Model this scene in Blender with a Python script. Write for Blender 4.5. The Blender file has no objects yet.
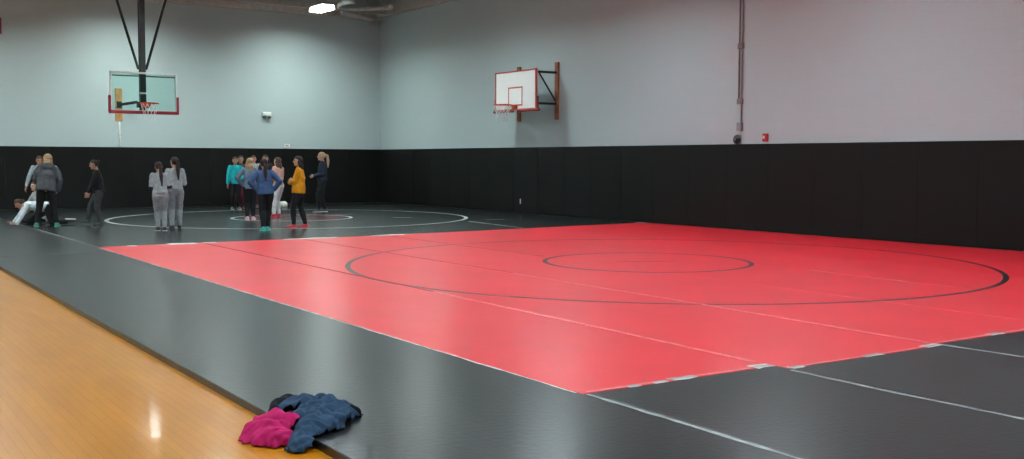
import bpy, bmesh, math, random
from mathutils import Vector as V, Matrix, noise
random.seed(7)
PI = math.pi
scene = bpy.context.scene
COL = scene.collection

# ------------------------------------------------------------------ materials
MATS = {}
def new_mat(name):
    m = bpy.data.materials.new(name); m.use_nodes = True
    nt = m.node_tree
    return m, nt, nt.nodes['Principled BSDF']

def mat(name, col, rough=.6, metal=0, var=.12, scale=8, bump=0, bscale=60, spec=.5, coat=0):
    """principled material with a little procedural colour variation and bump"""
    if name in MATS: return MATS[name]
    m, nt, b = new_mat(name)
    N, L = nt.nodes.new, nt.links.new
    tc = N('ShaderNodeTexCoord')
    nz = N('ShaderNodeTexNoise'); nz.inputs['Scale'].default_value = scale; nz.inputs['Detail'].default_value = 4
    L(tc.outputs['Object'], nz.inputs['Vector'])
    cr = N('ShaderNodeValToRGB')
    cr.color_ramp.elements[0].position = .3; cr.color_ramp.elements[1].position = .7
    cr.color_ramp.elements[0].color = [c*(1-var) for c in col]+[1]
    cr.color_ramp.elements[1].color = [min(1, c*(1+var)) for c in col]+[1]
    L(nz.outputs['Fac'], cr.inputs['Fac']); L(cr.outputs['Color'], b.inputs['Base Color'])
    b.inputs['Roughness'].default_value = rough; b.inputs['Metallic'].default_value = metal
    b.inputs['Specular IOR Level'].default_value = spec
    if coat: b.inputs['Coat Weight'].default_value = coat; b.inputs['Coat Roughness'].default_value = .1
    if bump:
        n2 = N('ShaderNodeTexNoise'); n2.inputs['Scale'].default_value = bscale; n2.inputs['Detail'].default_value = 3
        L(tc.outputs['Object'], n2.inputs['Vector'])
        bp = N('ShaderNodeBump'); bp.inputs['Strength'].default_value = bump; bp.inputs['Distance'].default_value = .01
        L(n2.outputs['Fac'], bp.inputs['Height']); L(bp.outputs['Normal'], b.inputs['Normal'])
    MATS[name] = m
    return m

def fabric(name, col, rough=.9, var=.15):
    return mat(name, col, rough, 0, var, 14, .5, 28, .25)

def wall_mat():
    m, nt, b = new_mat('painted_block')
    N, L = nt.nodes.new, nt.links.new
    tc = N('ShaderNodeTexCoord'); sp = N('ShaderNodeSeparateXYZ'); L(tc.outputs['Object'], sp.inputs[0])
    ad = N('ShaderNodeMath'); ad.operation = 'ADD'; L(sp.outputs['X'], ad.inputs[0]); L(sp.outputs['Y'], ad.inputs[1])
    cb = N('ShaderNodeCombineXYZ'); L(ad.outputs[0], cb.inputs[0]); L(sp.outputs['Z'], cb.inputs[1])
    br = N('ShaderNodeTexBrick')
    br.inputs['Scale'].default_value = 1; br.inputs['Brick Width'].default_value = .4; br.inputs['Row Height'].default_value = .2
    br.inputs['Mortar Size'].default_value = .008; br.inputs['Mortar Smooth'].default_value = .6
    br.inputs['Color1'].default_value = (.445, .53, .555, 1); br.inputs['Color2'].default_value = (.44, .525, .55, 1)
    br.inputs['Mortar'].default_value = (.435, .52, .545, 1)
    L(cb.outputs[0], br.inputs['Vector'])
    L(br.outputs['Color'], b.inputs['Base Color'])
    bp = N('ShaderNodeBump'); bp.inputs['Strength'].default_value = .2; bp.inputs['Distance'].default_value = .01; bp.invert = True
    L(br.outputs['Fac'], bp.inputs['Height']); L(bp.outputs['Normal'], b.inputs['Normal'])
    b.inputs['Roughness'].default_value = .55
    return m

def wood_mat():
    m, nt, b = new_mat('varnished_maple')
    N, L = nt.nodes.new, nt.links.new
    tc = N('ShaderNodeTexCoord')
    mp = N('ShaderNodeMapping'); mp.inputs['Rotation'].default_value = (0, 0, PI/2); L(tc.outputs['Object'], mp.inputs['Vector'])
    br = N('ShaderNodeTexBrick')
    br.inputs['Scale'].default_value = 1; br.inputs['Brick Width'].default_value = 1.1; br.inputs['Row Height'].default_value = .057
    br.inputs['Mortar Size'].default_value = .0012; br.inputs['Mortar Smooth'].default_value = .2
    br.inputs['Color1'].default_value = (.555, .205, .004, 1); br.inputs['Color2'].default_value = (.52, .185, .004, 1)
    br.inputs['Mortar'].default_value = (.25, .11, .03, 1)
    L(mp.outputs[0], br.inputs['Vector'])
    nz = N('ShaderNodeTexNoise'); nz.inputs['Scale'].default_value = 1.6; nz.inputs['Detail'].default_value = 5
    mp2 = N('ShaderNodeMapping'); mp2.inputs['Scale'].default_value = (3, .6, 1); L(tc.outputs['Object'], mp2.inputs['Vector'])
    L(mp2.outputs[0], nz.inputs['Vector'])
    mx = N('ShaderNodeMixRGB'); mx.blend_type = 'MULTIPLY'; mx.inputs['Fac'].default_value = .55
    cr = N('ShaderNodeValToRGB'); cr.color_ramp.elements[0].position = .3; cr.color_ramp.elements[1].position = .7
    cr.color_ramp.elements[0].color = (.72, .68, .6, 1); cr.color_ramp.elements[1].color = (1, 1, 1, 1)
    L(nz.outputs['Fac'], cr.inputs['Fac']); L(br.outputs['Color'], mx.inputs['Color1']); L(cr.outputs['Color'], mx.inputs['Color2'])
    # a few dark game-court joints running with the boards
    L(mx.outputs['Color'], b.inputs['Base Color'])
    b.inputs['Roughness'].default_value = .30
    b.inputs['Specular IOR Level'].default_value = .18; b.inputs['Coat Weight'].default_value = .17; b.inputs['Coat Roughness'].default_value = .06
    n2 = N('ShaderNodeTexNoise'); n2.inputs['Scale'].default_value = 16; n2.inputs['Detail'].default_value = 2
    L(tc.outputs['Object'], n2.inputs['Vector'])
    bp = N('ShaderNodeBump'); bp.inputs['Strength'].default_value = .075; bp.inputs['Distance'].default_value = .01
    L(n2.outputs['Fac'], bp.inputs['Height']); L(bp.outputs['Normal'], b.inputs['Coat Normal'])
    return m

def ring_mat(name, base, rings, rough, cx, cy, wrinkle=.25, spec=.5, wscale=22):
    """vinyl mat skin; rings = [(inner radius, outer radius, colour)] painted about (cx, cy)"""
    m, nt, b = new_mat(name)
    N, L = nt.nodes.new, nt.links.new
    tc = N('ShaderNodeTexCoord')
    mp = N('ShaderNodeMapping'); mp.inputs['Location'].default_value = (-cx, -cy, 0); L(tc.outputs['Object'], mp.inputs['Vector'])
    sp = N('ShaderNodeSeparateXYZ'); L(mp.outputs[0], sp.inputs[0])
    cb = N('ShaderNodeCombineXYZ'); L(sp.outputs['X'], cb.inputs[0]); L(sp.outputs['Y'], cb.inputs[1])
    ln = N('ShaderNodeVectorMath'); ln.operation = 'LENGTH'; L(cb.outputs[0], ln.inputs[0])
    nz = N('ShaderNodeTexNoise'); nz.inputs['Scale'].default_value = .9; nz.inputs['Detail'].default_value = 5
    L(tc.outputs['Object'], nz.inputs['Vector'])
    cr = N('ShaderNodeValToRGB'); cr.color_ramp.elements[0].position = .3; cr.color_ramp.elements[1].position = .7
    cr.color_ramp.elements[0].color = [c*.95 for c in base]+[1]; cr.color_ramp.elements[1].color = [min(1, c*1.05) for c in base]+[1]
    L(nz.outputs['Fac'], cr.inputs['Fac'])
    last = cr.outputs['Color']
    for r0, r1, c, *ctr in rings:
        if ctr:
            sb_ = N('ShaderNodeVectorMath'); sb_.operation = 'SUBTRACT'; L(tc.outputs['Object'], sb_.inputs[0]); sb_.inputs[1].default_value = (*ctr[0], 0)
            s2_ = N('ShaderNodeSeparateXYZ'); L(sb_.outputs[0], s2_.inputs[0]); c2_ = N('ShaderNodeCombineXYZ'); L(s2_.outputs['X'], c2_.inputs[0]); L(s2_.outputs['Y'], c2_.inputs[1])
            ln = N('ShaderNodeVectorMath'); ln.operation = 'LENGTH'; L(c2_.outputs[0], ln.inputs[0])
        a = N('ShaderNodeMath'); a.operation = 'GREATER_THAN'; a.inputs[1].default_value = r0; L(ln.outputs['Value'], a.inputs[0])
        d = N('ShaderNodeMath'); d.operation = 'LESS_THAN'; d.inputs[1].default_value = r1; L(ln.outputs['Value'], d.inputs[0])
        e = N('ShaderNodeMath'); e.operation = 'MULTIPLY'; L(a.outputs[0], e.inputs[0]); L(d.outputs[0], e.inputs[1])
        mx = N('ShaderNodeMixRGB'); L(e.outputs[0], mx.inputs['Fac']); L(last, mx.inputs['Color1']); mx.inputs['Color2'].default_value = (*c, 1)
        last = mx.outputs['Color']
    L(last, b.inputs['Base Color'])
    b.inputs['Roughness'].default_value = rough; b.inputs['Specular IOR Level'].default_value = spec
    n2 = N('ShaderNodeTexNoise'); n2.inputs['Scale'].default_value = wscale; n2.inputs['Detail'].default_value = 4
    L(tc.outputs['Object'], n2.inputs['Vector'])
    bp = N('ShaderNodeBump'); bp.inputs['Strength'].default_value = wrinkle; bp.inputs['Distance'].default_value = .01
    L(n2.outputs['Fac'], bp.inputs['Height']); L(bp.outputs['Normal'], b.inputs['Normal'])
    MATS[name] = m
    return m

def glass_mat():
    m, nt, b = new_mat('backboard_glass')
    N, L = nt.nodes.new, nt.links.new
    nt.nodes.remove(b)
    tr = N('ShaderNodeBsdfTransparent'); tr.inputs['Color'].default_value = (.86, .97, .95, 1)
    gl = N('ShaderNodeBsdfGlossy'); gl.inputs['Roughness'].default_value = .03
    fr = N('ShaderNodeFresnel'); fr.inputs['IOR'].default_value = 1.45
    mx = N('ShaderNodeMixShader'); L(fr.outputs[0], mx.inputs[0]); L(tr.outputs[0], mx.inputs[1]); L(gl.outputs[0], mx.inputs[2])
    L(mx.outputs[0], nt.nodes['Material Output'].inputs['Surface'])
    return m

def lamp_mat(name, strength, col):
    m, nt, b = new_mat(name)
    b.inputs['Base Color'].default_value = (.9, .9, .9, 1)
    b.inputs['Emission Color'].default_value = (*col, 1)
    b.inputs['Emission Strength'].default_value = strength
    return m

# ------------------------------------------------------------------ mesh helpers
class G:
    """collects shapes in one bmesh"""
    def __init__(s): s.b = bmesh.new()
    def box(s, c, size, rot=None, bevel=0):
        r = bmesh.ops.create_cube(s.b, size=1)
        vs = r['verts']
        for v in vs: v.co = V((v.co.x*size[0], v.co.y*size[1], v.co.z*size[2]))
        if bevel:
            es = list({e for v in vs for e in v.link_edges})
            q = bmesh.ops.bevel(s.b, geom=es, offset=bevel, segments=2, affect='EDGES', profile=.5)
            vs = list({v for f in q['faces'] for v in f.verts} | {v for v in vs if v.is_valid})
        for v in vs:
            if rot: v.co = rot @ v.co
            v.co += V(c)
        return s
    def poly_prism(s, pts, z0, z1):
        lo = [s.b.verts.new((x, y, z0)) for x, y in pts]; hi = [s.b.verts.new((x, y, z1)) for x, y in pts]
        s.b.faces.new(list(reversed(lo))); s.b.faces.new(hi)
        n = len(pts)
        for i in range(n): s.b.faces.new((lo[i], lo[(i+1) % n], hi[(i+1) % n], hi[i]))
        return s
    def loft(s, rings):
        """rings = lists of points of equal length; closed with caps"""
        prev = None; first = None
        for r in rings:
            cur = [s.b.verts.new(p) for p in r]
            if prev:
                n = len(cur)
                for i in range(n): s.b.faces.new((prev[i], prev[(i+1) % n], cur[(i+1) % n], cur[i]))
            else: first = cur
            prev = cur
        s.b.faces.new(list(reversed(first))); s.b.faces.new(prev)
        return s
    def tube(s, pts, r, n=10):
        pts = [V(p) for p in pts]; rr = r if isinstance(r, (list, tuple)) else [r]*len(pts)
        rings = []; x = None
        for i, p in enumerate(pts):
            t = (pts[min(i+1, len(pts)-1)]-pts[max(i-1, 0)]).normalized()
            if x is None: x = t.orthogonal().normalized()
            x = (x - t*x.dot(t)).normalized(); y = t.cross(x)
            rings.append([p+(x*math.cos(a)+y*math.sin(a))*rr[i] for a in [2*PI*k/n for k in range(n)]])
        return s.loft(rings)
    def capsule(s, p0, r0, p1, r1, n=14, flat=None):
        """tapered capsule; flat=(axis, factor) squeezes the section along an axis"""
        p0, p1 = V(p0), V(p1); d = p1-p0; L = d.length
        t = d.normalized() if L > 1e-6 else V((0, 0, 1))
        x = t.orthogonal().normalized(); y = t.cross(x)
        rings = []
        def ring(c, r):
            pts = []
            for k in range(n):
                o = (x*math.cos(2*PI*k/n)+y*math.sin(2*PI*k/n))*r
                if flat:
                    ax = V(flat[0]).normalized(); o -= ax*o.dot(ax)*(1-flat[1])
                pts.append(c+o)
            rings.append(pts)
        for a in (-80, -55, -28): ring(p0+t*math.sin(math.radians(a))*r0, r0*math.cos(math.radians(a)))
        for k in range(0, 4): ring(p0+d*(k/3), r0+(r1-r0)*k/3)
        for a in (28, 55, 80): ring(p1+t*math.sin(math.radians(a))*r1, r1*math.cos(math.radians(a)))
        return s.loft(rings)
    def ell(s, c, rad, M=None, n=20):
        r = bmesh.ops.create_uvsphere(s.b, u_segments=n, v_segments=n//2, radius=1)
        for v in r['verts']:
            q = V((v.co.x*rad[0], v.co.y*rad[1], v.co.z*rad[2]))
            v.co = (M @ q if M else q) + V(c)
        return s
    def torus(s, c, R, r, M=None, n=28, k=8):
        vs = []
        for i in range(n):
            a = 2*PI*i/n; row = []
            for j in range(k):
                b_ = 2*PI*j/k; q = V(((R+r*math.cos(b_))*math.cos(a), (R+r*math.cos(b_))*math.sin(a), r*math.sin(b_)))
                row.append(s.b.verts.new((M @ q if M else q)+V(c)))
            vs.append(row)
        for i in range(n):
            for j in range(k):
                s.b.faces.new((vs[i][j], vs[(i+1) % n][j], vs[(i+1) % n][(j+1) % k], vs[i][(j+1) % k]))
        return s
    def make(s, name, m, parent=None, smooth=False, xf=None):
        me = bpy.data.meshes.new(name)
        if xf: bmesh.ops.transform(s.b, matrix=xf, verts=s.b.verts)
        bmesh.ops.recalc_face_normals(s.b, faces=s.b.faces)
        s.b.to_mesh(me); s.b.free()
        if smooth:
            for p in me.polygons: p.use_smooth = True
        me.materials.append(m)
        return link(name, me, parent)

def link(name, me, parent=None):
    o = bpy.data.objects.new(name, me); COL.objects.link(o)
    if parent: o.parent = parent
    return o

def tag(o, label=None, cat=None, group=None, kind=None):
    if label: o['label'] = label
    if cat: o['category'] = cat
    if group: o['group'] = group
    if kind: o['kind'] = kind
    return o

def thing(name, label, cat, loc=(0, 0, 0), rz=0, group=None):
    o = bpy.data.objects.new(name, None); COL.objects.link(o)
    o.location = loc; o.rotation_euler = (0, 0, rz); o.empty_display_size = .1
    return tag(o, label, cat, group)

def struct(name, g, m): return tag(g.make(name, m), kind='structure')

def remesh(o, voxel, smooth=2, fac=.5, jitter=0, jscale=14, adapt=0):
    """fuse overlapping closed shapes of a mesh into one continuous skin"""
    md = o.modifiers.new('r', 'REMESH'); md.mode = 'VOXEL'; md.voxel_size = voxel; md.use_smooth_shade = True
    if smooth:
        sm = o.modifiers.new('s', 'SMOOTH'); sm.iterations = smooth; sm.factor = fac
    dg = bpy.context.evaluated_depsgraph_get()
    me = bpy.data.meshes.new_from_object(o.evaluated_get(dg))
    old = o.data; mats = list(old.materials)
    o.modifiers.clear(); o.data = me
    me.materials.clear()
    for m in mats: me.materials.append(m)
    for p in me.polygons: p.use_smooth = True; p.material_index = 0
    if jitter:
        nrm = [v.normal.copy() for v in me.vertices]
        for v, nn in zip(me.vertices, nrm):
            q = v.co*jscale
            v.co += nn*jitter*(noise.noise(q)+.6*noise.noise(V((q.x*2.1+7, q.y*2.1, q.z*1.1))))
    me.name = o.name
    bpy.data.meshes.remove(old)
    return o

# ------------------------------------------------------------------ palette
M_WALL = wall_mat(); M_WOOD = wood_mat(); M_GLASS = glass_mat()
BLACKMAT = (.0105, .0125, .0135)
M_BLK = ring_mat('black_mat_vinyl', BLACKMAT, [], .28, 0, 0, .18)
M_FAR = ring_mat('black_mat_ringed', BLACKMAT, [(4.45, 4.55, (.55, .60, .60)), (1.47, 1.56, (.55, .60, .60)), (.98, 1.20, (.34, .02, .05)), (.62, .68, (.40, .06, .09))], .27, 10.52, 26.15, .12)
M_RED = ring_mat('red_mat_vinyl', (.83, .020, .034), [(4.575, 4.65, (.012, .008, .01)), (1.49, 1.56, (.012, .008, .01), (10.44, 12.09))], .33, 10.56, 11.87, .14, .65)
M_PAD = mat('black_pad_vinyl', (.0040, .0042, .0042), .62, 0, .1, 2, .12, 30, .2)
M_SEAM = mat('black_rubber_edge', (.012, .012, .011), .7)
M_TAPE = mat('clear_tape', (.42, .44, .44), .35, 0, .35, 9, .4, 40)
M_TAPEW = mat('white_tape', (.72, .70, .68), .5, 0, .25, 9, .4, 40)
M_TAPER = mat('tape_over_red', (.78, .22, .22), .35, 0, .25, 9, .4, 40)
M_DARKMETAL = mat('black_steel', (.018, .02, .022), .45, .3)
M_GREYMETAL = mat('grey_steel', (.33, .34, .34), .45, .4)
M_ALU = mat('white_frame', (.62, .68, .67), .4, .1)
M_REDPAD = mat('red_edge_padding', (.30, .012, .028), .5)
M_ORANGE = mat('orange_rim_paint', (.62, .07, .03), .4)
M_BOARD = mat('white_board_paint', (.88, .89, .89), .35, 0, .015)
M_BORANGE = mat('orange_board_line', (.55, .09, .05), .5)
M_PLANK = mat('stained_plank', (.30, .11, .045), .5, 0, .35, 6)
M_PLANKL = mat('light_plank', (.50, .25, .09), .5, 0, .3, 6)
M_NET = mat('white_net_cord', (.66, .68, .68), .8)
M_DECK = mat('roof_deck', (.26, .215, .19), .8)
M_JOIST = mat('joist_paint', (.55, .53, .50), .6)
M_PIPE = mat('galvanised_pipe', (.50, .51, .51), .5, 0)
M_CONDUIT = mat('conduit_grey', (.20, .20, .20), .5)
M_HOUSE = mat('lamp_housing', (.55, .56, .56), .5)
M_LAMP = lamp_mat('lamp_diffuser', 152, (.84, 1.05, 1.12)); M_LAMPC = lamp_mat('lamp_diffuser_cool', 258, (.84, .98, .91)); M_LAMPM = lamp_mat('lamp_diffuser_mid', 172, (.85, 1.01, 1.0)); M_SKIRT = lamp_mat('lamp_skirt', 8, (.95, 1, .98))
M_WHITEPL = mat('white_plastic', (.75, .77, .76), .4)
M_ALARM = mat('red_alarm_plastic', (.50, .012, .02), .35)

# ------------------------------------------------------------------ the hall
WX, WY = 17.076, 34.21          # front faces of the wall pads
ZC = 7.3
struct('floor', G().box((.6, 14.1, -.05), (33.2, 40.4, .1)), M_WOOD)
struct('wall_back', G().box((.6, WY+.15, ZC/2), (33.3, .2, ZC)), M_WALL)
struct('wall_right', G().box((WX+.15, 14.1, ZC/2), (.2, 40.3, ZC)), M_WALL)
struct('wall_left', G().box((-16.1, 14.1, ZC/2), (.2, 40.3, ZC)), M_WALL)
struct('wall_front', G().box((.6, -6.15, ZC/2), (33.3, .2, ZC)), M_WALL)
g = G().box((.6, 14.1, ZC+.1), (33.6, 40.8, .1))
x = -15.8
while x < 17.1:                                     # ribs of the corrugated roof deck
    g.box((x, 14.1, ZC+.03), (.07, 40.6, .08)); x += .22
struct('ceiling', g, M_DECK)

def joist(p0, p1, z0, z1, n):
    """open-web bar joist between two points"""
    g = G(); p0 = V(p0); p1 = V(p1); d = (p1-p0).normalized(); w = V((-d.y, d.x, 0))
    for z in (z0, z1):
        for s_ in (-1, 1):
            g.tube([p0+w*s_*.045+V((0, 0, z)), p1+w*s_*.045+V((0, 0, z))], .03, 4)
    L_ = (p1-p0).length
    for i in range(n):
        a = p0+d*(L_*i/n); b_ = p0+d*(L_*(i+.5)/n); c = p0+d*(L_*(i+1)/n)
        g.tube([a+V((0, 0, z1)), b_+V((0, 0, z0)), c+V((0, 0, z1))], .016, 5)
    return g
for k, y in enumerate((-2.5, 1.5, 5.5, 9.5, 13.5, 17.5, 21.5, 25.5, 29.6, 33.5)):
    tag(joist((-15.9, y, 0), (WX-.05, y, 0), 6.58, ZC-.04, 30).make('ceiling_beam', M_JOIST), kind='structure')
# edge beams where roof meets the two walls
tag(G().box((.6, WY-.04, 6.50), (33.0, .16, .10)).box((.6, WY-.04, 6.67), (33.0, .05, .3)).make('ceiling_beam', M_JOIST), kind='structure')
tag(G().box((WX-.06, 14.1, 6.58), (.18, 40.0, .12)).box((WX-.06, 14.1, 6.77), (.05, 40.0, .3)).make('ceiling_beam', M_JOIST), kind='structure')

# round duct loop and drain pipe in the corner
t = thing('flexible_duct', 'grey curved duct looping under the roof deck near the far corner', 'duct', (15.5, 31.9, 6.54))
pts = [(.85*math.cos(a)-.1, .75*math.sin(a), .03*math.sin(2*a)) for a in [math.radians(d) for d in range(-30, 231, 15)]]
G().tube(pts, .07, 12).make('duct', M_PIPE, t, True)
for i in range(0, len(pts), 3):
    d = (V(pts[min(i+1, len(pts)-1)])-V(pts[max(i-1, 0)])).normalized()
    G().torus(pts[i], .075, .014, d.to_track_quat('Z', 'Y').to_matrix(), 16, 6).make('duct_collar', M_JOIST, t, True)
t = thing('drain_pipe', 'pale roof drain pipe turning down in the far corner of the hall', 'pipe', (16.72, 34.0, 6.17))
G().tube([(0, 0, .02), (0, 0, .22), (-.03, -.04, .25), (-.5, -.30, .27), (-1.6, -.9, .285)], .085, 12).make('pipe', M_PIPE, t, True)
G().torus((0, 0, .03), .09, .03, None, 18, 8).make('pipe_collar', M_PIPE, t, True)

# ------------------------------------------------------------------ lamps
SKIRT = .095
def make_lamp(loc, label, group):
    t = thing('bay_light', label, 'ceiling light', loc, 0, group)
    h = G()
    h.loft([[(-.09, -.42, .14), (.09, -.42, .14), (.09, .42, .14), (-.09, .42, .14)],
            [(-.20, -.485, .05), (.20, -.485, .05), (.20, .485, .05), (-.20, .485, .05)],
            [(-.205, -.49, .03), (.205, -.49, .03), (.205, .49, .03), (-.205, .49, .03)]])
    h.make('housing', M_HOUSE, t)
    G().box((0, 0, .026), (.38, .95, .006)).make('diffuser', M_LAMP, t)
    g = G(); D = SKIRT; a, b_, c, d = .195, .48, .215, .505       # open prismatic skirt around the lit panel
    lo = [(-c, -d), (c, -d), (c, d), (-c, d)]; hi = [(-a, -b_), (a, -b_), (a, b_), (-a, b_)]
    rs = [[g.b.verts.new((x*k, y*k, z)) for x, y in q] for q, k, z in ((hi, 1, .028), (lo, 1, -D), (lo, .982, -D), (hi, .982, .028))]
    for r_ in range(4):
        for k in range(4): g.b.faces.new((rs[r_][k], rs[r_][(k+1) % 4], rs[(r_+1) % 4][(k+1) % 4], rs[(r_+1) % 4][k]))
    g.make('skirt', M_SKIRT, t)
    for s_ in (-.35, .35): G().tube([(0, s_, .13), (0, s_, .42)], .008, 6).make('hanger', M_GREYMETAL, t)
    return t
def copy_tree(o, parent=None):
    c = o.copy(); COL.objects.link(c)
    if parent: c.parent = parent
    for ch in [q for q in COL.objects if q.parent == o]: copy_tree(ch, c)
    return c
LX = (13.68, 8.22, 2.76, -2.7, -8.16, -13.6)
LY = (31.4, 25.1, 18.8, 12.5, 6.2, -.1)
first = make_lamp((LX[0], LY[0], 6.30), 'lit rectangular bay light hanging under the roof near the far corner', 'bay lights under the roof')
def set_lamp(t, m):
    for ch in COL.objects:
        if ch.parent == t and ch.name.startswith('diffuser'):
            ch.material_slots[0].link = 'OBJECT'; ch.material_slots[0].material = m
set_lamp(first, M_LAMPC)
for i, x in enumerate(LX):
    for j, y in enumerate(LY):
        if (i, j) == (0, 0): continue
        c = copy_tree(first); c.location = (x, y, 6.30)
        set_lamp(c, M_LAMPC if j == 0 and i < 2 else M_LAMPM if j < 2 else M_LAMP)
        c['label'] = 'lit bay light hanging above the top edge of the photo'

# ------------------------------------------------------------------ wall padding
PT = .05                                     # pad thickness
def padding(name, label, n, place):
    t = thing(name, label, 'wall pad')
    proto = None
    for k in range(n):
        if proto is None:
            g = G().box((0, 0, .934), (1.2185, PT, 1.868), None, .006)
            o = proto = g.make('pad_panel', M_PAD, t, False)
        else:
            o = proto.copy(); COL.objects.link(o); o.parent = t
        loc, rz = place(k); o.location = loc; o.rotation_euler = (0, 0, rz)
    return t
padding('wall_padding', 'long black padding along the back wall behind the clear hanging backboard', 27,
        lambda k: ((WX+.04-.61-1.22*k, WY+PT/2, .052), 0))
padding('wall_padding', 'long black padding along the right wall below the white wall-mounted backboard', 33,
        lambda k: ((WX+PT/2, WY-.001-.61-1.22*k, .052), PI/2))

# ------------------------------------------------------------------ mats
ZM = .05
def strip(name_m, parent, pts, gap=.004):
    """one mat section as a thin slab with a softened top edge"""
    g = G(); cx = sum(p[0] for p in pts)/len(pts); cy = sum(p[1] for p in pts)/len(pts)
    def ins(d): return [(p[0]+(d if p[0] < cx else -d), p[1]+(d if p[1] < cy else -d)) for p in pts]
    a, b_ = ins(gap/2), ins(gap/2+.004)
    g.loft([[(x, y, 0) for x, y in a], [(x, y, ZM-.005) for x, y in a], [(x, y, ZM) for x, y in b_]])
    return g.make('mat_section', name_m, parent)
def tape(parent, m, pts, w, rag=.25, seed=0):
    """ragged flat tape along a polyline on top of the mat"""
    rnd = random.Random(seed); g = G(); pts = [V((*p, 0)) for p in pts]
    fine = []
    for a, b_ in zip(pts[:-1], pts[1:]):
        n = max(2, int((b_-a).length/.12))
        fine += [a.lerp(b_, i/n) for i in range(n)]
    fine.append(pts[-1])
    L_, R_ = [], []
    for i, p in enumerate(fine):
        d = (fine[min(i+1, len(fine)-1)]-fine[max(i-1, 0)]).normalized(); s_ = V((-d.y, d.x, 0))
        wl = w/2*(1+rnd.uniform(-rag, rag)); wr = w/2*(1+rnd.uniform(-rag, rag))
        L_.append(p+s_*wl); R_.append(p-s_*wr)
    for z in (ZM+.0008, ZM+.0026):
        pass
    ring = lambda i: [L_[i]+V((0, 0, ZM+.0006)), R_[i]+V((0, 0, ZM+.0006)), R_[i]+V((0, 0, ZM+.0022)), L_[i]+V((0, 0, ZM+.0022))]
    g.loft([ring(i) for i in range(len(fine))])
    return g.make('tape_strip', m, parent)

SX = [4.14, 5.92, 7.78, 9.62, 11.46, 13.3, 15.14, 17.05]
farY = lambda x: 19.05+(x-4.14)*.018 if x < 10 else 19.155+(x-10)*.103
nearY = [5.405, 5.275, 5.34, 5.365, 5.365, 5.365, 5.365]
DSEAM = mat('dark_seam', (.40, .014, .024), .6); DULL = mat('dull_tape', (.14, .15, .15), .4, 0, .3, 9)
red = thing('wrestling_mat', 'large red wrestling mat with two thin black circles in the middle of the hall', 'wrestling mat')
for k in range(7):
    strip(M_RED, red, [(SX[k], nearY[k]), (SX[k+1], nearY[k]), (SX[k+1], farY(SX[k+1])), (SX[k], farY(SX[k]))])
G().box((10.44, 12.09, ZM+.001), (.95, .03, .002), Matrix.Rotation(math.radians(-25), 3, 'Z')).make('start_line', DSEAM, red)
tape(red, M_TAPER, [(5.89, 5.6), (5.95, 8.0), (5.97, 10.6)], .035, .5, 1)
tape(red, M_TAPER, [(7.74, 5.40), (7.83, 8.6), (7.84, 11.8)], .035, .5, 2)
tape(red, DSEAM, [(5.96, 10.6), (5.95, 18.9)], .03, .3, 3)
tape(red, DSEAM, [(7.85, 11.8), (7.84, 18.9)], .03, .3, 4)
tape(red, DSEAM, [(9.62, 13.6), (9.62, 19.0)], .025, .3, 5)
for i, (a, b_, w) in enumerate([((11.56, 10.0), (11.52, 9.5), .05), ((11.5, 8.6), (11.49, 8.35), .05)]): tape(red, M_TAPER, [a, b_], w, .5, 60+i)
for i, (a, b_, w) in enumerate([((4.52, 5.415), (4.62, 5.415), .05), ((4.74, 5.415), (4.86, 5.42), .055), ((4.92, 5.43), (5.15, 5.44), .08), ((5.72, 5.44), (5.90, 5.43), .10),
                    ((5.94, 5.285), (6.06, 5.285), .07), ((6.76, 5.285), (6.98, 5.285), .06), ((7.53, 5.29), (7.75, 5.33), .09), ((8.54, 5.37), (8.73, 5.37), .07),
                    ((4.63, 18.98), (4.78, 18.98), .22), ((5.34, 19.02), (5.84, 19.02), .28), ((5.98, 19.04), (6.2, 19.04), .18), ((7.5, 19.07), (8.6, 19.06), .20),
                    ((9.35, 19.1), (10.1, 19.13), .15), ((16.8, 19.80), (17.0, 19.82), .25)]):
    tape(red, M_TAPEW, [a, b_], w, .35, 20+i)
tape(red, M_TAPER, [(4.2, 5.44), (5.0, 5.44), (5.9, 5.44)], .03, .4, 41)
tape(red, M_TAPER, [(5.95, 5.295), (7.7, 5.30)], .025, .4, 42)
tape(red, M_TAPER, [(7.8, 5.37), (9.3, 5.39), (12.5, 5.39)], .03, .4, 43)

aisle = thing('wrestling_mat', 'long plain black mat strip beside the wooden floor', 'wrestling mat')
EDGE = 2.247
strip(M_BLK, aisle, [(EDGE, -5.9), (4.14, -5.9), (4.14, 18.12), (EDGE, 17.85)])
strip(M_BLK, aisle, [(EDGE, 17.85), (4.14, 18.12), (4.14, 34.19), (EDGE, 34.19)])
tape(aisle, DULL, [(2.32, 17.87), (3.85, 18.10)], .04, .4, 6)
tape(aisle, M_TAPEW, [(4.12, 5.45), (4.12, 8.6)], .018, .8, 7)
tape(aisle, M_TAPE, [(4.12, 8.6), (4.13, 18.9)], .025, .7, 8)
tape(aisle, DULL, [(4.13, 19.0), (4.10, 24.5)], .07, .4, 9)

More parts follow.
